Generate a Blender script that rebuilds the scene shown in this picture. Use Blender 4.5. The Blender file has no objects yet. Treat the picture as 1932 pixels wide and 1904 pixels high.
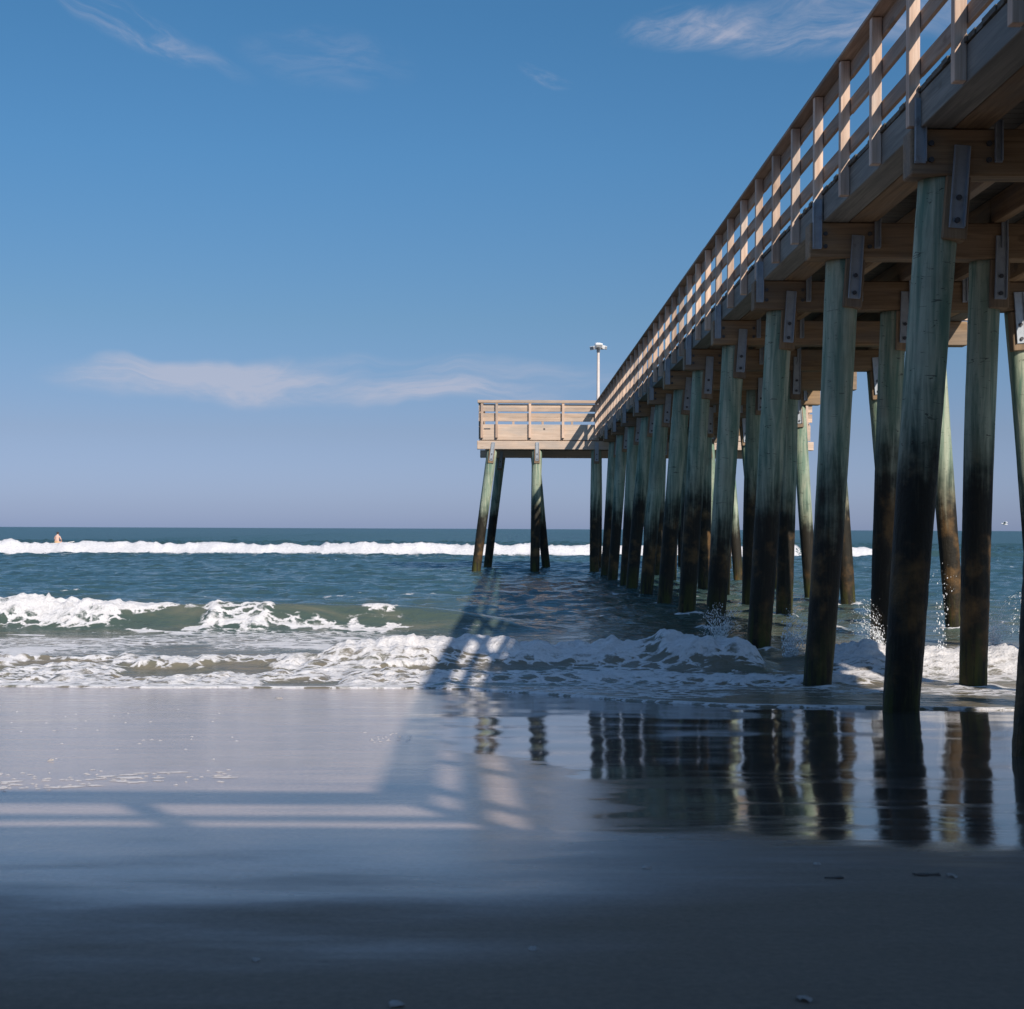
import bpy, bmesh, math, random
import numpy as np
from mathutils import Vector, Matrix

scene = bpy.context.scene
C = scene.collection
R = math.radians
rng = random.Random(7)
nrng = np.random.default_rng(11)

# ------------------------------------------------------------------ camera
CAM_H = 1.55
BENT0, SPAN = 11.74, 3.56               # the first pile bent in full view and the spacing of the bents
cam_d = bpy.data.cameras.new("camera")
cam = bpy.data.objects.new("camera", cam_d)
C.objects.link(cam)
cam.matrix_world = Matrix.Translation((0, 0, CAM_H)) @ Matrix.Rotation(R(90), 4, 'X') @ Matrix.Rotation(R(0.24), 4, 'Z')
cam_d.sensor_fit = 'HORIZONTAL'
cam_d.sensor_width = 36
cam_d.lens = 36 * 2760 / 1932
cam_d.shift_x = 11 / 1932
cam_d.shift_y = 46 / 1932
cam_d.clip_start = 0.1
cam_d.clip_end = 60000
cam_d.dof.use_dof = True
cam_d.dof.focus_distance = 16.0
cam_d.dof.aperture_fstop = 8.0
scene.camera = cam
scene.render.resolution_x, scene.render.resolution_y = 1024, 1009

# ------------------------------------------------------------------ exposure
scene.view_settings.view_transform = 'Standard'
scene.view_settings.look = 'None'
scene.view_settings.exposure = 0.22
scene.view_settings.gamma = 1.0

# ------------------------------------------------------------------ sun
SX, SY = 0.656, 1.26                       # sideways / seaward shift of a shadow per metre of height
sun_dir = Vector((SX, -SY, 1)).normalized()  # towards the sun
SUN_EL = math.asin(sun_dir.z)
SUN_ROT = math.atan2(sun_dir.x, sun_dir.y)
sun_d = bpy.data.lights.new("sun", 'SUN')
sun_d.energy = 4.8
sun_d.angle = R(0.55)
sun_d.color = (1.0, 0.90, 0.78)
sun = bpy.data.objects.new("sun", sun_d)
C.objects.link(sun)
sun.rotation_euler = sun_dir.to_track_quat('Z', 'Y').to_euler()
sun.location = (20, -40, 30)


# ------------------------------------------------------------------ node helper
class NT:
    def __init__(self, tree):
        self.t = tree
        self.n = tree.nodes
        self.l = tree.links

    def node(self, typ, **kw):
        nd = self.n.new(typ)
        for k, v in kw.items():
            setattr(nd, k, v)
        return nd

    def put(self, sock, v):
        if hasattr(v, 'is_linked') or isinstance(v, bpy.types.NodeSocket):
            self.l.new(v, sock)
        elif v is not None:
            if isinstance(v, (tuple, list)) and len(v) == 3 and sock.type == 'RGBA':
                v = (*v, 1)
            sock.default_value = v

    def m(self, op, a, b=None, c=None, clamp=False):
        nd = self.node('ShaderNodeMath', operation=op, use_clamp=clamp)
        self.put(nd.inputs[0], a)
        if b is not None:
            self.put(nd.inputs[1], b)
        if c is not None:
            self.put(nd.inputs[2], c)
        return nd.outputs[0]

    def vm(self, op, a, b=None):
        nd = self.node('ShaderNodeVectorMath', operation=op)
        self.put(nd.inputs[0], a)
        if b is not None:
            self.put(nd.inputs[1], b)
        return nd.outputs['Value' if op in ('LENGTH', 'DOT_PRODUCT') else 'Vector']

    def sep(self, v):
        nd = self.node('ShaderNodeSeparateXYZ')
        self.put(nd.inputs[0], v)
        return nd.outputs

    def comb(self, x, y, z):
        nd = self.node('ShaderNodeCombineXYZ')
        for i, v in enumerate((x, y, z)):
            self.put(nd.inputs[i], v)
        return nd.outputs[0]

    def noise(self, vec, scale=1.0, detail=4.0, rough=0.55, dist=0.0, dim='3D'):
        nd = self.node('ShaderNodeTexNoise', noise_dimensions=dim)
        self.put(nd.inputs['Vector'], vec)
        nd.inputs['Scale'].default_value = scale
        nd.inputs['Detail'].default_value = detail
        nd.inputs['Roughness'].default_value = rough
        nd.inputs['Distortion'].default_value = dist
        return nd.outputs['Fac']

    def sstep(self, v, a, b):
        nd = self.node('ShaderNodeMapRange', interpolation_type='SMOOTHSTEP')
        self.put(nd.inputs['Value'], v)
        nd.inputs['From Min'].default_value = a
        nd.inputs['From Max'].default_value = b
        return nd.outputs[0]

    def lin(self, v, a, b, c, d):
        nd = self.node('ShaderNodeMapRange')
        self.put(nd.inputs['Value'], v)
        for k, x in (('From Min', a), ('From Max', b), ('To Min', c), ('To Max', d)):
            nd.inputs[k].default_value = x
        return nd.outputs[0]

    def mix(self, f, a, b, blend='MIX'):
        nd = self.node('ShaderNodeMix', data_type='RGBA', blend_type=blend)
        self.put(nd.inputs['Factor'], f)
        self.put(nd.inputs[6], a)
        self.put(nd.inputs[7], b)
        return nd.outputs[2]

    def bump(self, h, strength=0.3, dist=0.02):
        nd = self.node('ShaderNodeBump')
        nd.inputs['Strength'].default_value = strength
        nd.inputs['Distance'].default_value = dist
        self.put(nd.inputs['Height'], h)
        return nd.outputs[0]

    def attr(self, name):
        nd = self.node('ShaderNodeAttribute', attribute_name=name)
        return nd.outputs['Fac']


# ------------------------------------------------------------------ sky
world = bpy.data.worlds.new("World")
scene.world = world
world.use_nodes = True
w = NT(world.node_tree)
w.n.clear()
sky = w.node('ShaderNodeTexSky', sky_type='NISHITA')
sky.sun_disc = False
sky.sun_elevation = SUN_EL
sky.sun_rotation = SUN_ROT
sky.altitude = 0
sky.air_density = 1.0
sky.dust_density = 0.6
sky.ozone_density = 2.5
tc = w.node('ShaderNodeTexCoord')
dx, dy_, dz = w.sep(tc.outputs['Generated'])
yy = w.m('MAXIMUM', dy_, 0.05)
cu = w.m('DIVIDE', dx, yy)
cv = w.m('DIVIDE', dz, yy)
cvec = w.comb(cu, cv, 0.0)
# clear-sky colour by height above the horizon, brightened overhead as added fill light
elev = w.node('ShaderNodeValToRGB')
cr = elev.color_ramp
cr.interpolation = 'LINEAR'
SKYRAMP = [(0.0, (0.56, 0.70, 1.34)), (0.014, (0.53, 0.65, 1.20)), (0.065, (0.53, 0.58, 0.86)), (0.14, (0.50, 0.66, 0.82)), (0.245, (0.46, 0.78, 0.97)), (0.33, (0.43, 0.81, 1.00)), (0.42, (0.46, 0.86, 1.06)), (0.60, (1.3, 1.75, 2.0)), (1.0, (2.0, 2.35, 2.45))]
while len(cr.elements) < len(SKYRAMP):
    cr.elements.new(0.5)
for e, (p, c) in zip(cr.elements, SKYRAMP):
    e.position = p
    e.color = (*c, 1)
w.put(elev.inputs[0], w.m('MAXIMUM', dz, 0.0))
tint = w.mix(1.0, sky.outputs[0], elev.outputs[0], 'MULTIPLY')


def cloud(u0, v0, a, b, ang, amp, nx=6.0, ny=22.0, seed=0.0, bend=0.0):
    """One wisp of cirrus centred on direction (u0, v0)."""
    ca, sa = math.cos(ang), math.sin(ang)
    wob = w.m('MULTIPLY', w.m('SUBTRACT', w.noise(cvec, 9.0, 3, 0.5), 0.5), 0.05)
    du = w.m('SUBTRACT', cu, u0)
    dv = w.m('ADD', w.m('SUBTRACT', cv, v0), wob)
    p = w.m('ADD', w.m('MULTIPLY', du, ca), w.m('MULTIPLY', dv, sa))
    q = w.m('SUBTRACT', w.m('MULTIPLY', dv, ca), w.m('MULTIPLY', du, sa))
    if bend:
        q = w.m('SUBTRACT', q, w.m('MULTIPLY', w.m('MULTIPLY', p, p), bend))
    e = w.m('ADD', w.m('POWER', w.m('DIVIDE', w.m('ABSOLUTE', p), a), 2.0), w.m('POWER', w.m('DIVIDE', w.m('ABSOLUTE', q), b), 2.0))
    mask = w.sstep(w.m('SUBTRACT', 1.0, e), 0.0, 1.0)
    st = w.noise(w.comb(w.m('ADD', w.m('MULTIPLY', p, nx), seed), w.m('MULTIPLY', q, ny), seed), 1.0, 9, 0.68, 1.3)
    return w.m('MULTIPLY', w.m('MULTIPLY', mask, w.sstep(st, 0.33, 0.80)), amp)


WISPS = [
    (-0.262, 0.342, 0.085, 0.016, -0.50, 0.70, 9, 40, 1.3, 1.5),
    (-0.210, 0.321, 0.045, 0.009, -0.28, 0.38, 12, 60, 4.0, 0.0),
    (-0.125, 0.324, 0.070, 0.024, -0.15, 0.26, 12, 40, 7.7, 0.0),
    (0.026, 0.3115, 0.022, 0.008, -0.25, 0.50, 30, 60, 2.1, 0.0),
    (0.125, 0.346, 0.060, 0.019, 0.28, 1.0, 12, 40, 9.2, 0.0),
    (0.230, 0.350, 0.130, 0.028, 0.05, 0.85, 8, 36, 5.2, 0.0),
    (-0.205, 0.100, 0.125, 0.016, -0.01, 1.1, 7, 36, 3.3, 0.0),
    (-0.155, 0.107, 0.018, 0.012, 0.3, 0.3, 16, 40, 8.3, 0.0),
    (-0.040, 0.0955, 0.090, 0.010, -0.04, 1.1, 7, 44, 6.1, 0.0),
    (-0.05, 0.102, 0.25, 0.018, 0.0, 0.55, 6, 30, 2.6, 0.0),
    (-0.20, 0.099, 0.135, 0.018, 0.0, 0.8, 4, 16, 12.6, 0.0),
    (-0.045, 0.0955, 0.095, 0.011, -0.03, 0.8, 4, 20, 16.3, 0.0),
]
dens = None
for c in WISPS:
    v = cloud(*c)
    dens = v if dens is None else w.m('ADD', dens, v)
dens = w.m('MULTIPLY', w.m('MINIMUM', dens, 0.85), w.m('GREATER_THAN', dy_, 0.06))
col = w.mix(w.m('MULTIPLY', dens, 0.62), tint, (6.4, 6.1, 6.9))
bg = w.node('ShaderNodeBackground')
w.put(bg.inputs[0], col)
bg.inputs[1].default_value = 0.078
out = w.node('ShaderNodeOutputWorld')
w.l.new(bg.outputs[0], out.inputs[0])

# ------------------------------------------------------------------ numpy noise
_tab = nrng.random((256, 256))


def vnoise(x, y):
    xi, yi = np.floor(x).astype(int), np.floor(y).astype(int)
    fx, fy = x - xi, y - yi
    fx = fx * fx * fx * (fx * (fx * 6 - 15) + 10)
    fy = fy * fy * fy * (fy * (fy * 6 - 15) + 10)
    a = _tab[xi & 255, yi & 255]
    b = _tab[(xi + 1) & 255, yi & 255]
    c = _tab[xi & 255, (yi + 1) & 255]
    d = _tab[(xi + 1) & 255, (yi + 1) & 255]
    return (a * (1 - fx) + b * fx) * (1 - fy) + (c * (1 - fx) + d * fx) * fy


def fbm(x, y, oct=4, gain=0.5, lac=2.03):
    s, a, t = 0, 1.0, 0
    for k in range(oct):
        s = s + a * vnoise(x + 37.1 * k, y + 17.7 * k)
        t += a
        a *= gain
        x, y = x * lac, y * lac
    return s / t - 0.5


def ridged(x, y, oct=4, gain=0.5):
    s, a, t = 0, 1.0, 0
    for k in range(oct):
        s = s + a * (1 - np.abs(2 * vnoise(x + 11.3 * k, y + 53.9 * k) - 1))
        t += a
        a *= gain
        x, y = x * 2.1, y * 2.1
    return s / t


def billow(x, y, oct=4, gain=0.5):
    return 1 - ridged(x, y, oct, gain)


def ss(x, a, b):
    t = np.clip((x - a) / (b - a), 0, 1)
    return t * t * (3 - 2 * t)


def win(x, a, b, s):
    return ss(x, a - s, a + s) * (1 - ss(x, b - s, b + s))


# ------------------------------------------------------------------ object helpers
def tag(o, label=None, cat=None, group=None, kind=None):
    if label:
        o['label'] = label
    if cat:
        o['category'] = cat
    if group:
        o['group'] = group
    if kind:
        o['kind'] = kind
    return o


def empty(name, loc=(0, 0, 0), parent=None):
    o = bpy.data.objects.new(name, None)
    C.objects.link(o)
    o.empty_display_size = 0.2
    o.location = loc
    if parent:
        o.parent = parent
    return o


def link(name, me, mat=None, parent=None, loc=(0, 0, 0), rot=(0, 0, 0), smooth=False):
    o = bpy.data.objects.new(name, me)
    C.objects.link(o)
    if mat and not me.materials:
        me.materials.append(mat)
    o.location = loc
    o.rotation_euler = rot
    if parent:
        o.parent = parent
    if smooth:
        me.polygons.foreach_set('use_smooth', [True] * len(me.polygons))
    return o


def mesh_of(bm, name='mesh'):
    me = bpy.data.meshes.new(name)
    bm.to_mesh(me)
    bm.free()
    return me


def add_box(bm, x0, x1, y0, y1, z0, z1, bevel=0.0):
    vs = [bm.verts.new(p) for p in ((x0, y0, z0), (x1, y0, z0), (x1, y1, z0), (x0, y1, z0), (x0, y0, z1), (x1, y0, z1), (x1, y1, z1), (x0, y1, z1))]
    fs = [bm.faces.new([vs[i] for i in f]) for f in ((3, 2, 1, 0), (4, 5, 6, 7), (0, 1, 5, 4), (1, 2, 6, 5), (2, 3, 7, 6), (3, 0, 4, 7))]
    if bevel:
        es = list({e for f in fs for e in f.edges})
        bmesh.ops.bevel(bm, geom=es, offset=bevel, segments=1, profile=0.5, affect='EDGES')


def box_mesh(*a, bevel=0.0):
    bm = bmesh.new()
    add_box(bm, *a, bevel=bevel)
    return mesh_of(bm)


def add_tube(bm, p0, p1, r0, r1, n=12, caps=True):
    p0, p1 = Vector(p0), Vector(p1)
    q = (p1 - p0).to_track_quat('Z', 'Y')
    rings = []
    for p, r in ((p0, r0), (p1, r1)):
        rings.append([bm.verts.new(p + q @ Vector((r * math.cos(2 * math.pi * i / n), r * math.sin(2 * math.pi * i / n), 0))) for i in range(n)])
    for i in range(n):
        j = (i + 1) % n
        bm.faces.new((rings[0][i], rings[0][j], rings[1][j], rings[1][i]))
    if caps:
        bm.faces.new(list(reversed(rings[0])))
        bm.faces.new(rings[1])


def grid_mesh(xs, ys, Z, attrs=None):
    nx, ny = len(xs), len(ys)
    X, Y = np.meshgrid(xs, ys)
    co = np.stack([X, Y, Z], -1).reshape(-1, 3).astype(np.float32)
    i = np.arange(nx * ny).reshape(ny, nx)
    q = np.stack([i[:-1, :-1], i[:-1, 1:], i[1:, 1:], i[1:, :-1]], -1).reshape(-1, 4).astype(np.int32)
    me = bpy.data.meshes.new('grid')
    me.vertices.add(len(co))
    me.vertices.foreach_set('co', co.ravel())
    me.loops.add(q.size)
    me.loops.foreach_set('vertex_index', q.ravel())
    me.polygons.add(len(q))
    me.polygons.foreach_set('loop_start', np.arange(0, q.size, 4, dtype=np.int32))
    me.polygons.foreach_set('use_smooth', np.ones(len(q), bool))
    me.update(calc_edges=True)
    for k, v in (attrs or {}).items():
        a = me.attributes.new(k, 'FLOAT', 'POINT')
        a.data.foreach_set('value', v.astype(np.float32).ravel())
    return me


# ------------------------------------------------------------------ materials
def new_mat(name):
    m = bpy.data.materials.new(name)
    m.use_nodes = True
    t = NT(m.node_tree)
    b = next(n for n in t.n if n.type == 'BSDF_PRINCIPLED')
    return m, t, b


def wood(name, axis, c_dark, c_light, c_knot, rough=0.75, grey=0.0):
    """Sawn timber with grain running along one axis."""
    m, t, b = new_mat(name)
    g = t.node('ShaderNodeNewGeometry')
    oi = t.node('ShaderNodeObjectInfo')
    pos = t.vm('ADD', g.outputs['Position'], t.comb(t.m('MULTIPLY', oi.outputs['Random'], 31.0), t.m('MULTIPLY', oi.outputs['Random'], 17.0), 0.0))
    sc = [16.0, 16.0, 16.0]
    sc[axis] = 0.9
    st = t.vm('MULTIPLY', pos, tuple(sc))
    n1 = t.noise(st, 1.0, 5, 0.6, 0.8)
    sc2 = [70.0, 70.0, 70.0]
    sc2[axis] = 2.0
    n2 = t.noise(t.vm('MULTIPLY', pos, tuple(sc2)), 1.0, 3, 0.6)
    n3 = t.noise(pos, 1.3, 3, 0.5)
    kn = t.sstep(t.noise(t.vm('MULTIPLY', pos, tuple(5.0 if i != axis else 2.2 for i in range(3))), 1.0, 1, 0.4), 0.74, 0.80)
    f = t.m('ADD', t.m('MULTIPLY', n1, 0.7), t.m('MULTIPLY', n2, 0.3))
    c = t.mix(t.sstep(f, 0.32, 0.68), c_dark, c_light)
    c = t.mix(t.m('MULTIPLY', kn, 0.6), c, c_knot)
    c = t.mix(t.m('MULTIPLY', t.sstep(n3, 0.35, 0.7), 0.35), c, tuple(0.5 * (a + 0.22) for a in c_dark))
    gp = t.m('MULTIPLY', t.sstep(t.noise(t.vm('MULTIPLY', pos, tuple(3.0 if i != axis else 0.8 for i in range(3))), 1.0, 4, 0.6), 0.42, 0.70), 0.45)
    c = t.mix(gp, c, tuple(0.62 * sum(c_light) / 3 * k for k in (1.02, 1.0, 0.96)))
    v = t.lin(oi.outputs['Random'], 0, 1, 0.70, 1.14)
    c = t.mix(1.0, c, t.comb(v, v, v), 'MULTIPLY')
    t.put(b.inputs['Base Color'], c)
    b.inputs['Roughness'].default_value = rough
    b.inputs['Specular IOR Level'].default_value = 0.25
    t.put(b.inputs['Normal'], t.bump(t.m('ADD', n2, n1), 0.25, 0.004))
    return m


PINE = ((0.45, 0.30, 0.215), (0.72, 0.53, 0.41), (0.25, 0.14, 0.08))
WEATHER = ((0.135, 0.13, 0.115), (0.27, 0.255, 0.225), (0.08, 0.065, 0.05))
CAPC = ((0.17, 0.105, 0.055), (0.33, 0.215, 0.12), (0.10, 0.06, 0.03))
M_post = wood('pine_upright', 2, *PINE)
M_rail = wood('pine_lengthwise', 1, *((0.27, 0.175, 0.12), (0.46, 0.33, 0.245), (0.16, 0.09, 0.05)))
M_railx = wood('pine_crosswise', 0, *((0.44, 0.315, 0.23), (0.64, 0.48, 0.365), (0.25, 0.15, 0.09)))
M_fascia = wood('weathered_timber_lengthwise', 1, *WEATHER)
M_fasciax = wood('weathered_timber_crosswise', 0, *((0.50, 0.37, 0.28), (0.66, 0.51, 0.40), (0.3, 0.2, 0.13)))
M_cap = wood('treated_timber_crosswise', 0, *CAPC)
M_capy = wood('treated_timber_lengthwise', 1, *CAPC)
M_block = wood('treated_timber_upright', 2, *CAPC)
M_deck = wood('deck_plank', 0, *((0.10, 0.085, 0.065), (0.20, 0.165, 0.125), (0.06, 0.045, 0.03)))

# round piles: green preserved wood above, wet black growth below
M_pile, t, b = new_mat('driven_pile')
g = t.node('ShaderNodeNewGeometry')
oi = t.node('ShaderNodeObjectInfo')
pos = t.vm('ADD', g.outputs['Position'], t.comb(t.m('MULTIPLY', oi.outputs['Random'], 57.0), 0.0, 0.0))
px, py, pz = t.sep(pos)
streak = t.noise(t.vm('MULTIPLY', pos, (11.0, 11.0, 0.8)), 1.0, 6, 0.62, 0.6)
fine = t.noise(t.vm('MULTIPLY', pos, (45.0, 45.0, 3.0)), 1.0, 4, 0.6)
blot = t.noise(pos, 2.2, 5, 0.6)
crack = t.noise(t.vm('MULTIPLY', pos, (6.0, 6.0, 24.0)), 1.0, 3, 0.7, 1.5)
up = t.mix(t.sstep(streak, 0.35, 0.66), (0.125, 0.205, 0.155), (0.385, 0.415, 0.315))
up = t.mix(t.m('MULTIPLY', t.sstep(blot, 0.42, 0.75), 0.35), up, (0.16, 0.145, 0.11))
up = t.mix(t.m('MULTIPLY', t.sstep(fine, 0.55, 0.75), 0.3), up, (0.09, 0.10, 0.085))
up = t.mix(t.m('MULTIPLY', t.sstep(crack, 0.63, 0.67), 0.75), up, (0.05, 0.045, 0.04))
low = t.mix(t.sstep(blot, 0.48, 0.72), (0.018, 0.0155, 0.0115), (0.135, 0.076, 0.030))
low = t.mix(t.m('MULTIPLY', t.sstep(fine, 0.5, 0.7), 0.5), low, (0.045, 0.04, 0.028))
weed = t.sstep(t.m('ADD', pz, t.m('MULTIPLY', blot, 1.0)), 1.2, 0.6)
low = t.mix(t.m('MULTIPLY', weed, t.sstep(streak, 0.4, 0.6)), low, (0.055, 0.055, 0.014))
lvl = t.m('ADD', t.m('ADD', pz, t.m('ADD', t.m('MULTIPLY', t.m('SUBTRACT', streak, 0.5), 1.3), t.m('MULTIPLY', t.m('SUBTRACT', blot, 0.5), 1.5))), t.m('MULTIPLY', t.m('SUBTRACT', oi.outputs['Random'], 0.5), 0.9))
wet = t.sstep(lvl, 2.75, 1.65)
t.put(b.inputs['Base Color'], t.mix(wet, up, low))
t.put(b.inputs['Roughness'], t.lin(wet, 0, 1, 0.85, 0.62))
b.inputs['Specular IOR Level'].default_value = 0.2
t.put(b.inputs['Normal'], t.bump(t.m('ADD', t.m('ADD', streak, fine), t.m('MULTIPLY', t.m('MULTIPLY', t.noise(pos, 38.0, 3, 0.6), wet), 1.2)), 0.5, 0.012))

# galvanised steel
M_steel, t, b = new_mat('galvanised_steel')
g = t.node('ShaderNodeNewGeometry')
n = t.noise(g.outputs['Position'], 14.0, 5, 0.6)
rst = t.sstep(t.noise(g.outputs['Position'], 6.0, 4, 0.6), 0.6, 0.72)
t.put(b.inputs['Base Color'], t.mix(t.m('MULTIPLY', rst, 0.5), t.mix(n, (0.23, 0.26, 0.30), (0.42, 0.45, 0.49)), (0.16, 0.11, 0.08)))
b.inputs['Metallic'].default_value = 0.45
b.inputs['Roughness'].default_value = 0.5
M_bolt, t, b = new_mat('dark_bolt')
b.inputs['Base Color'].default_value = (0.06, 0.062, 0.07, 1)
b.inputs['Metallic'].default_value = 0.3
b.inputs['Roughness'].default_value = 0.6


def plain(name, c, rough=0.5, var=0.15, scale=6.0):
    m, t, b = new_mat(name)
    g = t.node('ShaderNodeNewGeometry')
    n = t.noise(g.outputs['Position'], scale, 4, 0.6)
    t.put(b.inputs['Base Color'], t.mix(n, tuple(x * (1 - var) for x in c), tuple(min(1, x * (1 + var)) for x in c)))
    b.inputs['Roughness'].default_value = rough
    return m


M_white = plain('white_paint', (0.8, 0.8, 0.8), 0.4)
M_pole = plain('pale_painted_pole', (0.62, 0.56, 0.53), 0.5)
M_grey = plain('grey_housing', (0.35, 0.36, 0.37), 0.5)
M_skin = plain('bare_skin', (0.62, 0.40, 0.32), 0.55)
M_hair = plain('dark_hair', (0.03, 0.022, 0.018), 0.6)
M_shorts = plain('yellow_red_cloth', (0.5, 0.32, 0.16), 0.8)
M_board = plain('board_resin', (0.72, 0.66, 0.62), 0.3)
M_shell = plain('shell', (0.62, 0.58, 0.55), 0.45, 0.3, 60)
M_dent = plain('wet_dent', (0.085, 0.068, 0.055), 0.4, 0.3, 40)
M_gull = plain('gull_feather', (0.8, 0.8, 0.8), 0.8)


# ------------------------------------------------------------------ sand
def sand_z(X, Y):
    z = 0.328 - 0.0555 * (Y - 7.4)
    z = np.where(Y < -3, z + 0.02 * (Y + 3) * 1.0, z)
    z = np.where(Y > 17, -0.205 - (Y - 17) * 0.045, z)
    z = np.maximum(z, -4.0)
    z = np.minimum(z, 1.6)
    amp = ss(Y, 17, 13)
    z = z + amp * (0.018 * fbm(X * 0.5, Y * 0.7, 3) + 0.004 * fbm(X * 1.3 + 5, Y * 2.2, 2))
    return z


def spread(a, b, lo, hi, step, grow=1.22):
    xs = list(np.arange(lo, hi + 1e-6, step))
    d, x = step, lo
    left = []
    while x > a:
        d *= grow
        x -= d
        left.append(x)
    d, x = step, hi
    right = []
    while x < b:
        d *= grow
        x += d
        right.append(x)
    return np.array(left[::-1] + xs + right)


xs = spread(-3000, 3000, -10, 10, 0.08)
ys = spread(-3000, 60, 1.5, 16.5, 0.06)
X, Y = np.meshgrid(xs, ys)
M_sand, t, b = new_mat('beach_sand')
g = t.node('ShaderNodeNewGeometry')
P = g.outputs['Position']
sx, sy, sz = t.sep(P)
flat = t.comb(sx, sy, 0.0)
nA = t.noise(t.vm('MULTIPLY', flat, (0.35, 1.1, 1.0)), 1.0, 4, 0.55)
nB = t.noise(t.vm('MULTIPLY', flat, (1.1, 4.5, 1.0)), 1.0, 4, 0.6)
nC = t.noise(flat, 5.0, 4, 0.6)
grain = t.noise(flat, 260.0, 2, 0.6)
cA = t.m('SUBTRACT', nA, 0.5)
cB = t.m('SUBTRACT', nB, 0.5)
yw = t.m('ADD', t.m('ADD', sy, t.m('MULTIPLY', cA, 2.6)), t.m('MULTIPLY', cB, 1.5))
wetm = t.sstep(t.m('SUBTRACT', yw, t.m('MULTIPLY', t.sstep(t.m('ADD', sx, t.m('MULTIPLY', cB, 1.5)), -0.25, 1.0), 1.0)), 3.0, 4.9)                                   # damp firm sand
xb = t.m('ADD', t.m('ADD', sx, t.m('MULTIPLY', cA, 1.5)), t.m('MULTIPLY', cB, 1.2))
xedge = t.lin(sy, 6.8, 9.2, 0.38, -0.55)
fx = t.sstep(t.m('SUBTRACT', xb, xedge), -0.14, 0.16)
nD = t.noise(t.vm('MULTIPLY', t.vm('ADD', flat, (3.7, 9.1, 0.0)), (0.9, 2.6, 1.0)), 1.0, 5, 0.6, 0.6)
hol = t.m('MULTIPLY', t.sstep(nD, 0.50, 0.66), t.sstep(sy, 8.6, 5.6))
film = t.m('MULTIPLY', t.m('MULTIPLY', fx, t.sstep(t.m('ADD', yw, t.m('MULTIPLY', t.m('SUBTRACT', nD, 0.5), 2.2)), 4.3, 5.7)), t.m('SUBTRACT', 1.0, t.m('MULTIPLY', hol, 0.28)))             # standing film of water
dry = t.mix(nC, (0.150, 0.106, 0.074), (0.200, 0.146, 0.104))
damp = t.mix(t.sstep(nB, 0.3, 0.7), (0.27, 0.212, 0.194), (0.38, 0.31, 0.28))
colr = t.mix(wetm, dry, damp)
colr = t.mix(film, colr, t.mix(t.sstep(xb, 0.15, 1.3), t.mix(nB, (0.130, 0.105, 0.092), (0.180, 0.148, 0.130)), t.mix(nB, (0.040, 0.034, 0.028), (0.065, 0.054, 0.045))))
spk = t.sstep(t.noise(flat, 95.0, 1, 0.5), 0.74, 0.80)
colr = t.mix(t.m('MULTIPLY', spk, 0.6), colr, (0.06, 0.052, 0.048))
grit = t.sstep(t.noise(flat, 31.0, 2, 0.5), 0.76, 0.82)
colr = t.mix(t.m('MULTIPLY', grit, 0.55), colr, (0.05, 0.042, 0.036))
grit2 = t.sstep(t.noise(t.vm('ADD', flat, (7.3, 2.1, 0.0)), 48.0, 2, 0.5), 0.77, 0.82)
colr = t.mix(t.m('MULTIPLY', grit2, 0.5), colr, (0.5, 0.46, 0.42))
gr2 = t.lin(t.noise(flat, 42.0, 5, 0.75), 0.25, 0.75, 0.72, 1.25)
gr2 = t.mix(film, t.comb(gr2, gr2, gr2), (1.0, 1.0, 1.0))
colr = t.mix(1.0, colr, gr2, 'MULTIPLY')
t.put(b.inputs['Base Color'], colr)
rgh = t.m('ADD', t.lin(wetm, 0, 1, 0.80, 0.17), t.m('MULTIPLY', cB, 0.30))
rgh = t.mix(film, t.comb(rgh, rgh, rgh), t.mix(t.sstep(nB, 0.45, 0.75), (0.05, 0.05, 0.05), (0.13, 0.13, 0.13)))
t.put(b.inputs['Roughness'], t.sep(rgh)[0])
b.inputs['IOR'].default_value = 1.45
rip = t.m('ADD', t.m('MULTIPLY', t.noise(t.vm('MULTIPLY', flat, (4.0, 7.0, 1.0)), 1.0, 2, 0.5, 0.5), 0.13), t.m('MULTIPLY', t.noise(t.vm('MULTIPLY', flat, (22.0, 34.0, 1.0)), 1.0, 3, 0.65, 0.4), 0.24))
t.put(b.inputs['Normal'], t.bump(t.m('ADD', t.m('MULTIPLY', rip, t.lin(film, 0, 1, 0.8, 0.8)), t.m('MULTIPLY', t.m('ADD', grain, t.m('MULTIPLY', t.noise(flat, 18.0, 5, 0.65), 2.0)), t.lin(t.m('MAXIMUM', film, t.m('MULTIPLY', wetm, 0.75)), 0, 1, 0.8, 0.0))), 0.20, 0.008))
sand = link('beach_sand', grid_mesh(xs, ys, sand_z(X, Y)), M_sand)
tag(sand, kind='structure', label='wide wet sand beach sloping down to the surf', cat='beach')


# ------------------------------------------------------------------ sea
def shore_edge(X):
    """Where the last swash stops on the sand."""
    e = 15.0 + 0.10 * fbm(X * 1.1, X * 0 + 3.3, 3)
    e = e - 2.75 * ss(X, -0.9, 2.3) - 0.25 * ss(X, 2.0, 6.0)
    return e + 0.28 * fbm(X * 0.6 + 9, X * 0 + 8.1, 3) + 0.06 * fbm(X * 3.5, X * 0 + 1.1, 2)


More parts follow.
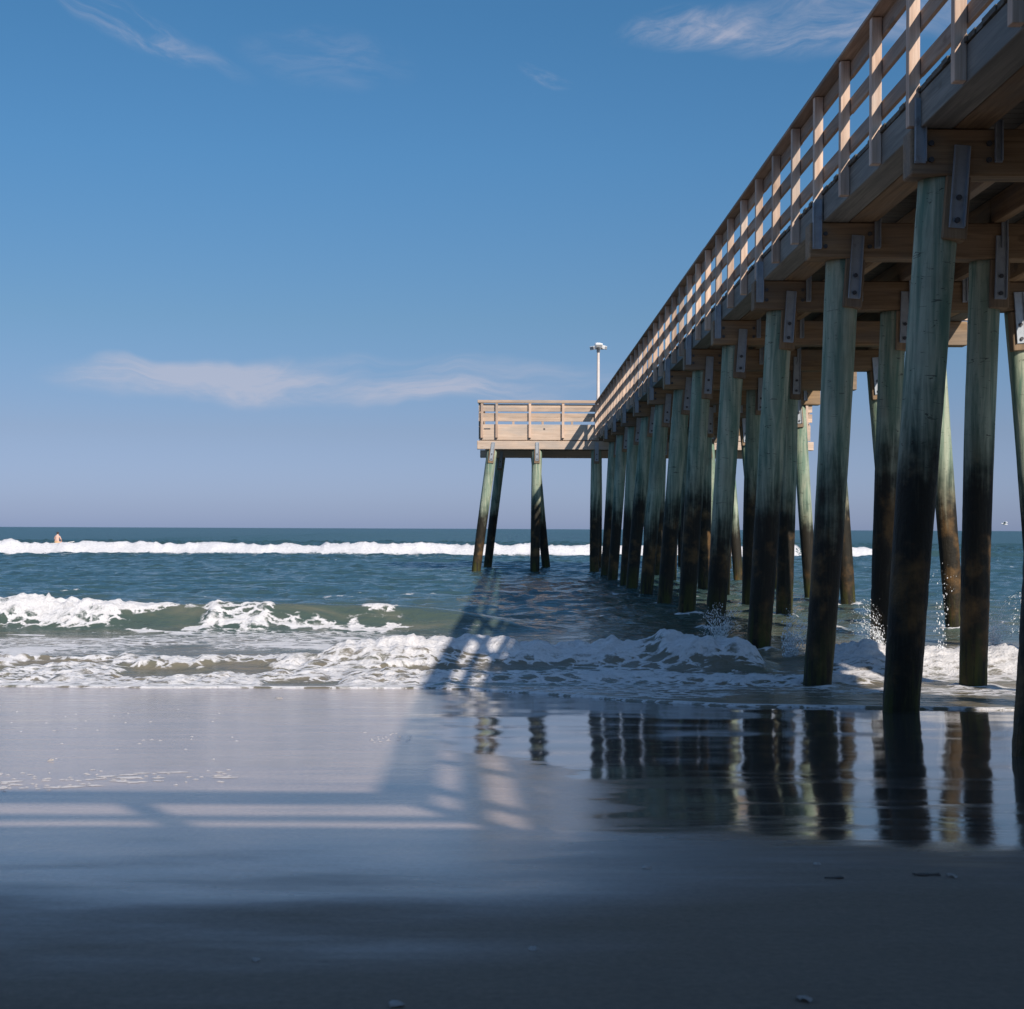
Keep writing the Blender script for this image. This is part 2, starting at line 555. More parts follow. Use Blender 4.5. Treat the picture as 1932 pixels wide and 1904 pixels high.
def sea(X, Y):
    o = np.zeros_like(X)
    zs = sand_z(X, np.minimum(Y, 17.0))
    # open chop
    cx = X + 0.5 * fbm(X * 0.3, Y * 0.3, 2)
    cy = Y + 0.8 * fbm(X * 0.25 + 3, Y * 0.25, 2)
    r1 = ridged(cx * 0.22, cy * 0.55, 2, 0.45) - 0.5
    r2 = ridged(cx * 0.7 + 4, cy * 1.5 + 9, 3, 0.5) - 0.5
    r3 = fbm(cx * 2.2, cy * 4.0, 3)
    far = ss(Y, 20.5, 27)
    chop = 0.14 * r1 + 0.15 * r2 + 0.07 * r3
    fade = 1 - ss(Y, 250, 900)
    z = chop * far * fade * (1 + 2.0 * ss(Y, 50, 130))
    z = z + (0.035 * fbm(X * 0.9, Y * 1.4, 3) + 0.022 * fbm(X * 2.4, Y * 5.0, 3)) * ss(Y, 14.5, 16.5) * (1 - far)
    foam = o.copy()
    hump = o.copy()
    # ---- second breaker, on the left
    yc = 22.25 + 0.35 * fbm(X * 0.35, o + 2.2, 2) + 0.12 * fbm(X * 1.2, o + 5.5, 2) + 0.02 * X
    A = 0.37 - 0.32 * ss(X, -1.5, 0.9) + 0.025 * np.sin(X * 1.7 + 0.6) + 0.07 * fbm(X * 0.8, o + 7.1, 2)
    A = np.where(X < -7, A + 0.03, A)
    A = A * (1 - 0.5 * ss(X, 0.0, 3.0))
    tt = Y - yc
    prof = np.where(tt < 0, np.exp(-np.abs(tt / 0.42) ** 1.8), np.exp(-(tt / 1.5) ** 2))
    z = z + A * prof
    e = fbm(X * 1.6, Y * 1.6, 4)
    thick = win(X, -40, -5.75, 0.25) + win(X, -4.5, -3.55, 0.12)
    thin = win(X, -5.8, -5.0, 0.15) + 0.8 * win(X, -2.15, -1.65, 0.1) + 0.4 * win(X, -8, -4.5, 0.5) * (fbm(X * 2.2, o + 4, 2) > 0.14)
    dn = np.where(X < -5.6, -0.62 + 0.25 * ss(X, -6.6, -5.6), -0.62)
    f2 = thick * win(tt + 0.45 * e, dn, 0.12, 0.16) * np.clip(0.80 + 1.1 * fbm(X * 1.8 + 40, Y * 2.4, 4), 0.3, 1.0) + thin * win(tt + 0.3 * e, -0.16, 0.10, 0.07)
    hump = hump + f2 * (0.05 * thick + 0.025) * (0.3 + 2.2 * billow(X * 3.2, Y * 3.2, 5, 0.6))
    foam = np.maximum(foam, f2)
    # foam streaks trailing in front of it
    lace = ridged(X * 1.0 + 0.6 * fbm(X * 1.1, Y * 1.1, 2), Y * 1.5 + 0.8 * fbm(X * 0.8 + 4, Y * 0.9, 2), 3, 0.45)
    lz = win(Y, 17.0, 21.9, 0.25) * (1 - ss(X, -1.0, 0.3)) * ss(fbm(X * 0.5, Y * 0.8 + 4, 2), -0.26, -0.04)
    foam = np.maximum(foam, 1.0 * lz * ss(lace, 0.72, 0.83))
    # ---- third breaker: bore in the middle
    yc3 = 17.35 + 0.30 * fbm(X * 0.7, o + 12.2, 3) - 0.30 * ss(X, 1.5, 2.3) * (1 - ss(X, 2.9, 3.3)) - 0.35 * ss(X, 3.4, 4.2)
    A3 = 0.13 * win(X, -2.2, 2.9, 0.5) + 0.10 * win(X, 1.7, 2.9, 0.2) + 0.15 * ss(X, 3.4, 4.2) + 0.16 * fbm(X * 1.1, o + 15, 4)
    A3 = np.maximum(A3, 0.03) * ss(X, -3.2, -1.8)
    t3 = Y - yc3
    prof3 = np.where(t3 < 0, np.exp(-np.abs(t3 / 0.40) ** 2.0), np.exp(-(t3 / 0.75) ** 2))
    z = z + A3 * prof3
    rag = fbm(X * 0.9 + 3, o + 61, 4)
    on = win(X + 0.5 * e, -2.0, 1.62, 0.2) + win(X, 1.82, 2.95, 0.08) + ss(X, 3.55, 3.8)
    wd = np.where(X > 3.4, -1.1, -0.45) + 0.5 * rag
    f3 = on * win(t3 + 0.55 * e, wd, 0.20, 0.16)
    hump = hump + f3 * (0.02 + 0.20 * billow(X * 2.6 + 7, Y * 2.6, 5, 0.6)) * ss(t3, -1.0, 0.1)
    foam = np.maximum(foam, f3 * (0.75 + 0.25 * ss(t3, -0.5, 0)))
    # ---- left swash: broad band of foam with brown gaps
    ed = shore_edge(X)
    lf = 1 - ss(X, -1.1, 0.2)
    top = 16.95 + 0.35 * fbm(X * 0.9, o + 21, 3)
    z = z + lf * 0.055 * np.where(Y < top, np.exp(-((Y - top) / 0.55) ** 2), np.exp(-((Y - top) / 0.22) ** 2))
    hole = fbm(X * 1.0 + 31, Y * 2.2, 4)
    band = win(Y, 15.75, 16.85, 0.15)
    fl = lf * win(Y + 0.3 * e, 14.6, 17.0, 0.06) * np.where(band > 0, 1 - band * ss(hole, -0.02, 0.13), 1)
    gap = win(X, -2.55, -1.75, 0.06) * (1 - ss(Y, 15.6, 15.8))
    fl = fl * (1 - gap)
    hump = hump + fl * (0.012 + 0.10 * billow(X * 3.2 + 2, Y * 3.6 + 5, 5, 0.6)) * ss(Y, ed + 0.0, ed + 0.5)
    foam = np.maximum(foam, fl * (0.72 + 0.3 * fbm(X * 2.0, Y * 4.0, 3)))
    # ---- lower foam band in the middle, under the pier
    y4 = 15.85 + 0.35 * fbm(X * 0.8 + 5, o + 31, 3)
    m4 = win(X, -1.5, 3.9, 0.4)
    t4 = Y - y4
    z = z + m4 * 0.10 * np.where(t4 < 0, np.exp(-(t4 / 0.2) ** 2), np.exp(-(t4 / 0.5) ** 2))
    f4 = m4 * win(t4 + 0.5 * e, -0.32, 0.30, 0.12) * (0.75 + 0.9 * fbm(X * 1.6, Y * 3, 3))
    hump = hump + np.clip(f4, 0, 1) * 0.07 * billow(X * 4, Y * 4, 4, 0.6)
    foam = np.maximum(foam, f4)
    # lace over the thin run-up
    l2 = ridged(X * 1.6 + fbm(X, Y, 2), Y * 3.2 + fbm(X + 5, Y, 2), 3, 0.5)
    foam = np.maximum(foam, 0.75 * win(Y, 14.0, 17.5, 0.4) * ss(X, -0.8, 0.2) * ss(l2, 0.80, 0.9) * ss(fbm(X * 0.7, Y * 1.3 + 8, 2), -0.1, 0.1))
    # ---- far line of white water
    y5 = 83.0 + 0.9 * fbm(X * 0.10, o + 41, 3) + 0.012 * X
    t5 = Y - y5
    A5 = 0.44 + 0.14 * fbm(X * 0.35, o + 44, 3) + 0.12 * fbm(X * 1.6, o + 46, 2)
    A5 = A5 - 0.12 * ss(X, 16.5, 18)
    z = z + A5 * np.where(t5 < 0, np.exp(-(t5 / 0.75) ** 2), np.exp(-(t5 / 2.2) ** 2))
    on5 = (1 - ss(X, 16.2, 16.9)) + win(X, 19.0, 20.9, 0.2)
    f5 = on5 * win(t5 + 0.5 * fbm(X * 0.8, Y * 0.8, 3), -1.35, 0.6, 0.2)
    hump = hump + f5 * (0.03 + 0.28 * billow(X * 0.9, Y * 0.9, 5, 0.6)) * ss(t5, -1.3, 0.1)
    foam = np.maximum(foam, f5)
    # thin worn-out foam between the breakers
    pat = ss(fbm(X * 0.55 + 20, Y * 0.9 + 3, 3), -0.12, 0.16)
    foam = np.maximum(foam, 0.42 * pat * win(Y, 17.0, 21.6, 0.3) * (1 - ss(X, -1.2, 0.4)))
    foam = np.maximum(foam, 0.52 * ss(fbm(X * 0.7 + 20, Y * 1.6 + 3, 3), -0.16, 0.14) * win(Y, 12.9, 17.0, 0.4) * ss(X, -0.6, 0.6))
    foam = np.maximum(foam, 0.40 * pat * win(Y, 17.4, 19.6, 0.4) * ss(X, 3.0, 4.0))
    # water churned white round the feet of the piles
    for pk in range(2, 7):
        py_ = BENT0 + SPAN * (pk - 1) + 0.08
        for px_ in (3.22, 4.94, 6.90):
            dd = np.hypot(X - px_, Y - py_)
            near = dd < 0.9
            c_ = np.where(near, np.exp(-((dd - 0.20) / 0.10) ** 2) * (0.75 + 1.2 * fbm(X * 5 + pk, Y * 5, 3)), 0)
            foam = np.maximum(foam, np.clip(c_, 0, 0.85))
            z = z + 0.05 * np.clip(c_, 0, 1)
    # ---- loose whitecaps and flecks out in the chop
    fl2 = ss(ridged(X * 0.8, Y * 0.9, 4), 0.86, 0.93) * ss(fbm(X * 0.12, Y * 0.15, 2), 0.12, 0.25) * win(Y, 24, 75, 3)
    foam = np.maximum(foam, 0.5 * fl2)
    # ---- run-up over the sand
    z = z + hump
    zone = 1 - ss(Y, 15.2, 17.4)
    skin = zs + 0.010 + (0.026 * fbm(X * 2.2, Y * 5.0, 3) + 0.016 * ridged(X * 1.1, Y * 3.0, 3)) * ss(Y, ed + 0.1, ed + 1.0)
    z = np.where(Y < 17.4, (z - 0.02) * (1 - zone) + (skin + hump + 0.6 * np.maximum(z - hump, 0) * ss(Y, ed, ed + 1.2)) * zone, z)
    z = np.where(Y < 17.4, np.maximum(z, zs + 0.004), z)
    lip = np.exp(-((Y - ed - 0.08) / 0.10) ** 2)
    lipw = 0.80 + 0.20 * ss(fbm(X * 0.9, o + 51, 3), -0.2, 0.1)
    z = z + 0.010 * lip
    foam = np.maximum(foam, lip * lipw)
    z = np.where(Y < ed, zs + 0.006 - (ed - Y) * 0.6, z)
    # water colour zone: 0 deep blue-green, 1 stirred-up sand
    murk = 1 - ss(Y + 1.5 * fbm(X * 0.4, Y * 0.5, 3), 19.0, 22.6)
    murk = np.maximum(murk, 0.30 * (1 - ss(Y, 22, 40)))
    return z, np.clip(foam, 0, 1), murk


M_sea, t, b = new_mat('sea_water')
g = t.node('ShaderNodeNewGeometry')
P = g.outputs['Position']
wx, wy, wz = t.sep(P)
flat = t.comb(wx, wy, 0.0)
murk = t.attr('murk')
fo = t.attr('foam')
body = t.mix(t.sstep(murk, 0.0, 0.35), (0.032, 0.068, 0.070), (0.055, 0.078, 0.064))
body = t.mix(t.sstep(murk, 0.35, 0.85), body, (0.155, 0.135, 0.10))
body = t.mix(t.m('MULTIPLY', t.sstep(t.noise(t.vm('MULTIPLY', flat, (0.9, 2.6, 1.0)), 1.0, 4, 0.6, 0.5), 0.42, 0.70), t.sstep(murk, 0.05, 0.4)), body, (0.115, 0.115, 0.085))
t.put(b.inputs['Base Color'], body)
t.put(b.inputs['Roughness'], t.m('MAXIMUM', t.lin(wy, 30.0, 140.0, 0.08, 0.32), t.lin(murk, 0.4, 1.0, 0.08, 0.26)))
b.inputs['IOR'].default_value = 1.33
w1 = t.noise(t.vm('MULTIPLY', flat, (2.2, 4.5, 1.0)), 1.0, 4, 0.6, 0.4)
w2 = t.noise(t.vm('MULTIPLY', flat, (9.0, 16.0, 1.0)), 1.0, 3, 0.6, 0.3)
w3 = t.noise(t.vm('MULTIPLY', flat, (0.25, 0.8, 1.0)), 1.0, 3, 0.6, 0.3)
hh = t.m('ADD', t.m('MULTIPLY', w1, 0.15), t.m('MULTIPLY', w2, 0.022))
hh = t.m('ADD', hh, t.m('MULTIPLY', t.m('MULTIPLY', w3, t.sstep(wy, 60.0, 200.0)), 0.9))
t.put(b.inputs['Normal'], t.bump(hh, 0.8, 0.55))
fb = t.node('ShaderNodeBsdfPrincipled')
f1 = t.noise(t.vm('MULTIPLY', flat, (7.0, 12.0, 1.0)), 1.0, 5, 0.65, 0.6)
f2 = t.noise(P, 34.0, 4, 0.65)
ff = t.m('ADD', t.m('MULTIPLY', f1, 0.65), t.m('MULTIPLY', f2, 0.35))
wv = t.vm('ADD', t.vm('MULTIPLY', flat, (4.2, 6.5, 1.0)), t.vm('MULTIPLY', t.comb(f1, w1, 0.0), (1.4, 1.4, 0.0)))
vor = t.node('ShaderNodeTexVoronoi', feature='DISTANCE_TO_EDGE')
t.put(vor.inputs['Vector'], wv)
vor.inputs['Scale'].default_value = 1.0
lace = t.m('SUBTRACT', 0.5, t.sstep(vor.outputs['Distance'], 0.02, 0.20))
md = t.m('MULTIPLY', t.m('MULTIPLY', fo, t.m('SUBTRACT', 1.0, fo)), 4.0)
tot = t.m('ADD', t.m('ADD', fo, t.m('MULTIPLY', t.m('MULTIPLY', lace, md), 0.75)), t.m('MULTIPLY', t.m('SUBTRACT', ff, 0.5), 1.7))
mask = t.sstep(tot, 0.24, 0.78)
t.put(fb.inputs['Base Color'], t.mix(t.sstep(ff, 0.30, 0.62), (0.46, 0.45, 0.455), (0.66, 0.645, 0.65)))
fb.inputs['Roughness'].default_value = 0.8
fb.inputs['Specular IOR Level'].default_value = 0.2
t.put(fb.inputs['Normal'], t.bump(ff, 0.9, 0.07))
mx = t.node('ShaderNodeMixShader')
t.put(mx.inputs[0], mask)
t.l.new(b.outputs[0], mx.inputs[1])
t.l.new(fb.outputs[0], mx.inputs[2])
t.l.new(mx.outputs[0], next(n for n in t.n if n.type == 'OUTPUT_MATERIAL').inputs[0])

xs = spread(-300, 300, -10.5, 11.5, 0.035, 1.15)
ys = np.concatenate([np.arange(11.4, 26.0, 0.028), [26.0]])
X, Y = np.meshgrid(xs, ys)
Z, F, K = sea(X, Y)
o = link('water', grid_mesh(xs, ys, Z, {'foam': F, 'murk': K}), M_sea)
tag(o, kind='structure', label='shallow surf with breaking foam running up the sand', cat='water')
xs = spread(-30000, 30000, -46, 40, 0.11, 1.3)
ys = [26.0]
while ys[-1] < 150:
    ys.append(ys[-1] * 1.0036)
while ys[-1] < 30000:
    ys.append(ys[-1] * 1.08)
ys = np.array(ys)
X, Y = np.meshgrid(xs, ys)
Z, F, K = sea(X, Y)
o = link('water', grid_mesh(xs, ys, Z, {'foam': F, 'murk': K}), M_sea)
tag(o, kind='structure', label='open blue sea with a white breaker line far out', cat='water')

# ------------------------------------------------------------------ pier
XL, XR = 3.17, 7.05                        # ends of the cap beams
Z_RAIL, Z_DECK, Z_FB = 6.09, 5.075, 4.75   # handrail top, deck top, underside of stringers
Z_CT, Z_CB = 4.745, 4.375                  # cap beam
PS = SPAN / 3
Y_T0, Y_T1 = 51.6, 58.4                    # platform at the seaward end
XT0, XT1 = -0.95, 10.75
YB0, YB1 = -13.0, -0.75                    # landward platform the pier leaves from
XB0, XB1 = -24.0, 16.0

pier = empty('timber_pier', (5.1, 0, 0))
tag(pier, 'long timber pier on round piles running over the surf to a wider end platform', 'pier')


def P_(name, me, mat, parent=pier, loc=(0, 0, 0), rot=(0, 0, 0), smooth=False):
    """A part of the pier; coordinates are world ones, the pier stands at x = 5.1."""
    if parent is pier:
        loc = (loc[0] - 5.1, loc[1], loc[2])
    return link(name, me, mat, parent, loc, rot, smooth)


# --- decks of single planks
def deck(x0, x1, y0, y1, along):
    bm = bmesh.new()
    a, b_ = (y0, y1) if along == 'x' else (x0, x1)
    p = a
    while p < b_ - 0.02:
        q = min(p + 0.142, b_)
        j = rng.uniform(-0.012, 0.012)
        zz = Z_DECK - rng.uniform(0, 0.004)
        if along == 'x':
            add_box(bm, x0 + j, x1 + j, p, q, Z_DECK - 0.045, zz)
        else:
            add_box(bm, p, q, y0 + j, y1 + j, Z_DECK - 0.045, zz)
        p = q + 0.009
    return mesh_of(bm)


P_('deck', deck(3.262, 6.958, YB1 + 0.11, Y_T0 + 0.09, 'x'), M_deck)
P_('end_platform_deck', deck(XT0 + 0.01, XT1 - 0.01, Y_T0 + 0.1, Y_T1, 'x'), M_deck)
P_('landward_deck', deck(XB0, XB1, YB0, YB1 + 0.1, 'x'), M_deck)

# --- stringers
def stringer(x0, x1, y0, y1, phase):
    bm = bmesh.new()
    cuts = [y0]
    k = BENT0 - 6 * SPAN + phase * SPAN
    while k < y1 - 0.5:
        if k > y0 + 0.5:
            cuts.append(k)
        k += 2 * SPAN
    cuts.append(y1)
    for a, b2 in zip(cuts[:-1], cuts[1:]):
        add_box(bm, x0, x1, a + 0.003, b2 - 0.003, Z_FB, Z_DECK - 0.05, bevel=0.006)
    return mesh_of(bm)


STR = [(3.275, 3.545, 0), (3.553, 3.83, 1), (4.38, 4.48, 0), (5.05, 5.15, 1), (5.72, 5.82, 0), (6.39, 6.665, 1), (6.673, 6.945, 0)]
for x0, x1, ph in STR:
    P_('stringer', stringer(x0, x1, YB1 + 0.2, Y_T0 - 0.05, ph), M_fascia if x0 in (3.275, 6.673) else M_capy)


# --- hardware
def strap_mesh(h, w_=0.10, bolts=((0.0, 0.85), (0.0, 0.12))):
    """Galvanised channel strap, back face on y = 0, base at z = 0."""
    bm = bmesh.new()
    add_box(bm, -w_ / 2, w_ / 2, -0.012, 0.0, 0, h, bevel=0.003)
    for s in (-1, 1):
        x = s * w_ / 2
        add_box(bm, min(x, x - s * 0.010), max(x, x - s * 0.010), -0.034, -0.0125, 0.012, h - 0.012)
    return mesh_of(bm)


def bolt_mesh(r=0.022):
    bm = bmesh.new()
    add_tube(bm, (0, -0.020, 0), (0, 0.0, 0), r, r, 10)
    return mesh_of(bm)


ME_STRAP_P = strap_mesh(0.66, 0.125)
ME_STRAP_E = strap_mesh(0.52, 0.092)
ME_STRAP_S = strap_mesh(0.34, 0.062)
ME_BOLT = bolt_mesh()
ME_BLOCK = box_mesh(-0.10, 0.10, -0.06, 0.10, -0.51, -0.003, bevel=0.010)
ME_CAP = box_mesh(XL, XR, -0.12, 0.12, Z_CB, Z_CT, bevel=0.012)


def strap(me, h, parent, loc, rot=0.0, bolts=(0.12, 0.85)):
    s = link('strap', me, M_steel, parent, loc, (0, rot, 0))
    return s


def bolt(parent, loc):
    return link('bolt', ME_BOLT, M_bolt, parent, loc)


# --- piles
def pile_mesh(x_top, x_bot, y_top, y_bot, ztop, zbot, r_top, r_bot, seed, fine=False):
    n, m = (30, 110) if fine else (18, 24)
    ang = np.linspace(0, 2 * np.pi, n, endpoint=False)
    tv = np.linspace(0, 1, m + 1)
    bend = rng.uniform(-0.045, 0.045)
    bm = bmesh.new()
    rings = []
    for k in tv:
        cxx = x_bot + (x_top - x_bot) * k + bend * math.sin(math.pi * k)
        cyy = y_bot + (y_top - y_bot) * k
        zz = zbot + (ztop - zbot) * k
        rr = r_bot + (r_top - r_bot) * k
        nn = 1 + 0.07 * fbm(ang * 0 + np.cos(ang) * 1.2 + seed, np.sin(ang) * 1.2 + zz * 0.7 + seed * 3, 3)
        if fine:
            zw = zz + Z_CB
            crust = float(ss(np.array(zw), 2.0, 0.6))
            nn = nn + (0.015 + 0.075 * crust) * fbm(ang * 5.5 + seed * 5, ang * 0 + zz * 13 + seed, 3) + 0.03 * fbm(np.cos(ang) * 2 + seed, zz * 2.6 + np.sin(ang) * 2, 3)
        rings.append([bm.verts.new((cxx + rr * nn[i] * math.cos(ang[i]), cyy + rr * nn[i] * math.sin(ang[i]), zz)) for i in range(n)])
    for a, c in zip(rings[:-1], rings[1:]):
        for i in range(n):
            j = (i + 1) % n
            bm.faces.new((a[i], a[j], c[j], c[i]))
    bm.faces.new(rings[-1])
    return mesh_of(bm)


def pile(xt, xb, y, yb=None, r=(0.172, 0.152), block=True, flip=0.09):
    """xt at the cap, xb where it enters the water (z = 0)."""
    yb = y if yb is None else yb
    zb = -3.0 if y > 18 else -1.6
    k = (Z_CB - zb) / Z_CB
    xbb, ybb = xt + (xb - xt) * k, y + (yb - y) * k
    me = pile_mesh(0, xbb - xt, 0, ybb - y, 0, zb - Z_CB, r[0], r[1] - 0.015, rng.uniform(0, 90), fine=(7 < y < 27))
    p = P_('pile', me, M_pile, pier, (xt, y + 0.08, Z_CB - 0.002), smooth=True)
    if block:
        lean = math.atan2(xt - xb, Z_CB)
        bx = flip
        link('pile_block', ME_BLOCK, M_block, p, (bx, -0.14, 0.0), (0, lean, 0))
        s = link('strap', ME_STRAP_P, M_steel, p, (bx + 0.005 - 0.40 * math.sin(lean), -0.2025, -0.42), (0, lean, 0))
        for zz in (-0.36, -0.18):
            link('bolt', ME_BOLT, M_bolt, p, (bx + 0.005 + zz * math.sin(lean), -0.2155, zz))
    return p


N0 = -3
XPL, XPR = 3.228, 6.992
for n_ in range(N0, 12):
    y = BENT0 + SPAN * (n_ - 1)
    jx = rng.uniform(-0.04, 0.04)
    cap = P_('cap_beam', ME_CAP, M_cap, pier, (jx, y, 0))
    strap(ME_STRAP_E, 0.52, cap, (XPL + 0.015, -0.1225, Z_CB + 0.09))
    for x0, x1, ph in STR[1:6]:
        strap(ME_STRAP_S, 0.34, cap, (x1 + 0.03 + rng.uniform(0, 0.02), -0.1215, Z_CB + 0.10))
    for bx in (XL + 0.16, XL + 0.62, XR - 0.3):
        for bz in (0.12, 0.25):
            bolt(cap, (bx, -0.1215, Z_CB + bz))
    j = lambda s=0.04: rng.uniform(-s, s)
    if n_ == 0:
        pile(3.20, 2.965, y)
    else:
        pile(3.52 + j(), 3.22 + j(), y)
    pile(5.02 + j(), 4.94 + j(), y, r=(0.165, 0.15))
    pile(6.60 + j(), 6.92 + j(), y, r=(0.165, 0.15), flip=-0.05)

# --- railings
ME_POST = box_mesh(-0.0445, 0.0445, -0.0445, 0.0445, -0.0, Z_RAIL - 0.04 - Z_FB - 0.015, bevel=0.004)
ME_POST_T = box_mesh(-0.0445, 0.0445, -0.0445, 0.0445, -0.0, Z_RAIL - 0.108 - Z_FB - 0.015, bevel=0.004)
ZP = Z_FB + 0.012
BOARDS = [(Z_DECK + 0.095, Z_DECK + 0.24), (Z_DECK + 0.475, Z_DECK + 0.62), (Z_DECK + 0.815, Z_DECK + 0.960)]


def railing(name, p0, p1, inward, step=PS, first=0.0, merged=False, extra=(), boards=BOARDS, cap_h=0.038, lengths=None):
    """Posts outside, three boards inside and a flat handrail, from p0 to p1 (both on the post line)."""
    p0, p1 = Vector((*p0, 0)), Vector((*p1, 0))
    d = (p1 - p0)
    L = d.length
    d.normalize()
    nrm = Vector((*inward, 0))
    rl = empty(name, (p0.x - 5.1, p0.y, 0), pier)
    alongx = abs(d.x) > 0.5
    mr = M_railx if alongx else M_rail

    def slab(a, b_, o0, o1, z0, z1, bev):
        q = [p0 + d * a + nrm * o0, p0 + d * b_ + nrm * o1]
        x0, x1 = sorted((q[0].x, q[1].x))
        y0, y1 = sorted((q[0].y, q[1].y))
        return box_mesh(x0 - p0.x, x1 - p0.x, y0 - p0.y, y1 - p0.y, z0, z1, bevel=bev)

    ends = [-0.04, L + 0.04]
    if lengths:
        k = first + lengths * 2
        while k < L - lengths * 0.5:
            ends.insert(-1, k)
            k += lengths * (2 if rng.random() < 0.3 else 4)
    for z0, z1 in boards:
        for a, b_ in zip(ends[:-1], ends[1:]):
            dz_ = rng.uniform(-0.008, 0.008) if lengths else 0.0
            do = rng.uniform(0, 0.003) if lengths else 0.0
            link('rail_board', slab(a + 0.002, b_ - 0.002, 0.047 + do, 0.085 + do, z0 + dz_, z1 + dz_, 0.004), mr, rl)
    for a, b_ in zip(ends[:-1], ends[1:]):
        link('handrail', slab(a - 0.04 * (a == ends[0]) + 0.0015, b_ + 0.04 * (b_ == ends[-1]) - 0.0015, -0.065, 0.115, Z_RAIL - cap_h, Z_RAIL + (rng.uniform(-0.003, 0.003) if lengths else 0), 0.006), mr, rl)
    s = first
    spots = list(extra)
    while s < L + 0.01:
        spots.append(s)
        s += step
    if merged:
        bm = bmesh.new()
        for s in spots:
            q = d * s
            add_box(bm, q.x - 0.0445, q.x + 0.0445, q.y - 0.0445, q.y + 0.0445, ZP, Z_RAIL - 0.04)
        pm = link('rail_post', mesh_of(bm), M_post, rl)
        pm['kind'] = 'stuff'
    else:
        for s in spots:
            q = d * s
            link('rail_post', ME_POST if cap_h < 0.05 else ME_POST_T, M_post, rl, (q.x, q.y, ZP + rng.uniform(-0.008, 0.006)))
    return rl


XPL, XPR = 3.228, 6.992
y_first = BENT0 - 0.0755 - 4 * SPAN          # a post in front of every cap beam
y_first = y_first + math.ceil((YB1 - y_first) / PS) * PS
railing('left_railing'.replace('left_', 'pier_'), (XPL, YB1), (XPL, Y_T0 + 0.02), (1, 0), first=y_first - YB1, extra=(0.0,), lengths=PS)
railing('pier_railing', (XPR, YB1), (XPR, Y_T0 + 0.02), (-1, 0), first=y_first - YB1, merged=True)
# the platform at the seaward end
BT = [(5.345, 5.49), (5.494, 5.635), (5.695, 5.815), (5.819, 5.955)]
railing('pier_railing', (XT0, Y_T0), (XPL - 0.015, Y_T0), (0, 1), step=1.17, first=0.60, extra=(0.08,), boards=BT, cap_h=0.10)
railing('pier_railing', (XPR + 0.015, Y_T0), (XT1, Y_T0), (0, 1), step=1.17, first=0.3, extra=(XT1 - XPR - 0.18,), boards=BT, cap_h=0.10)
railing('pier_railing', (XT0, Y_T0 + 0.1), (XT0, Y_T1 - 0.1), (1, 0), step=1.2, first=0.6)
railing('pier_railing', (XT1, Y_T0 + 0.1), (XT1, Y_T1 - 0.1), (-1, 0), step=1.2, first=0.6)
railing('pier_railing', (XT0, Y_T1), (XT1, Y_T1), (0, -1), step=1.17, first=0.05, merged=True)
BL = [(Z_DECK + 0.05, Z_DECK + 0.190), (Z_DECK + 0.194, Z_DECK + 0.335), (Z_DECK + 0.46, Z_DECK + 0.567), (Z_DECK + 0.815, Z_DECK + 0.960)]
# the landward platform, whose railing throws the long level shadow on the sand
railing('pier_railing', (XB0 + 1, YB1), (XPL - 0.047, YB1), (0, -1), step=PS, first=(XPL - 0.047 - XB0 - 1 - 1.163) % PS, merged=True, boards=BL)
railing('pier_railing', (XPR + 0.12, YB1), (XB1, YB1), (0, -1), step=PS, first=0.4, merged=True)

# --- structure of the end platform
def beam(name, x0, x1, y0, y1, z0, z1, mat, bev=0.01):
    me = box_mesh(x0 - 5.1, x1 - 5.1, y0, y1, z0, z1, bevel=bev)
    return link(name, me, mat, pier)


beam('fascia_board', XT0 + 0.02, 3.262, Y_T0 + 0.048, Y_T0 + 0.09, 4.69, Z_DECK + 0.165, M_fasciax, 0.004)
beam('fascia_board', 6.958, XT1 - 0.02, Y_T0 + 0.048, Y_T0 + 0.09, 4.69, Z_DECK + 0.165, M_fasciax, 0.004)
beam('drain_slot', -0.80, -0.575, Y_T0 + 0.042, Y_T0 + 0.0475, 5.06, 5.10, M_bolt, 0.0)
beam('drain_slot', 1.30, 1.36, Y_T0 + 0.042, Y_T0 + 0.0475, 5.05, 5.11, M_bolt, 0.0)
beam('fascia_board', XT0 + 0.05, XT0 + 0.09, Y_T0 + 0.1, Y_T1, 4.76, Z_DECK - 0.055, M_fascia, 0.004)
beam('fascia_board', XT1 - 0.09, XT1 - 0.05, Y_T0 + 0.1, Y_T1, 4.76, Z_DECK - 0.055, M_fascia, 0.004)
beam('fascia_board', XT0 + 0.1, XT1 - 0.1, Y_T1 - 0.1, Y_T1 - 0.06, 4.76, Z_DECK - 0.055, M_fascia, 0.004)
for xx in np.linspace(XT0 + 0.3, XT1 - 0.3, 13):
    if 3.1 < xx < 7.1:
        continue
    beam('stringer', xx - 0.05, xx + 0.05, Y_T0 + 0.15, Y_T1 - 0.15, Z_FB, Z_DECK - 0.05, M_capy, 0.005)
for x0, x1, ph in STR:
    beam('stringer', x0, x1, Y_T0 + 0.15, Y_T1 - 0.15, Z_FB, Z_DECK - 0.05, M_capy, 0.005)
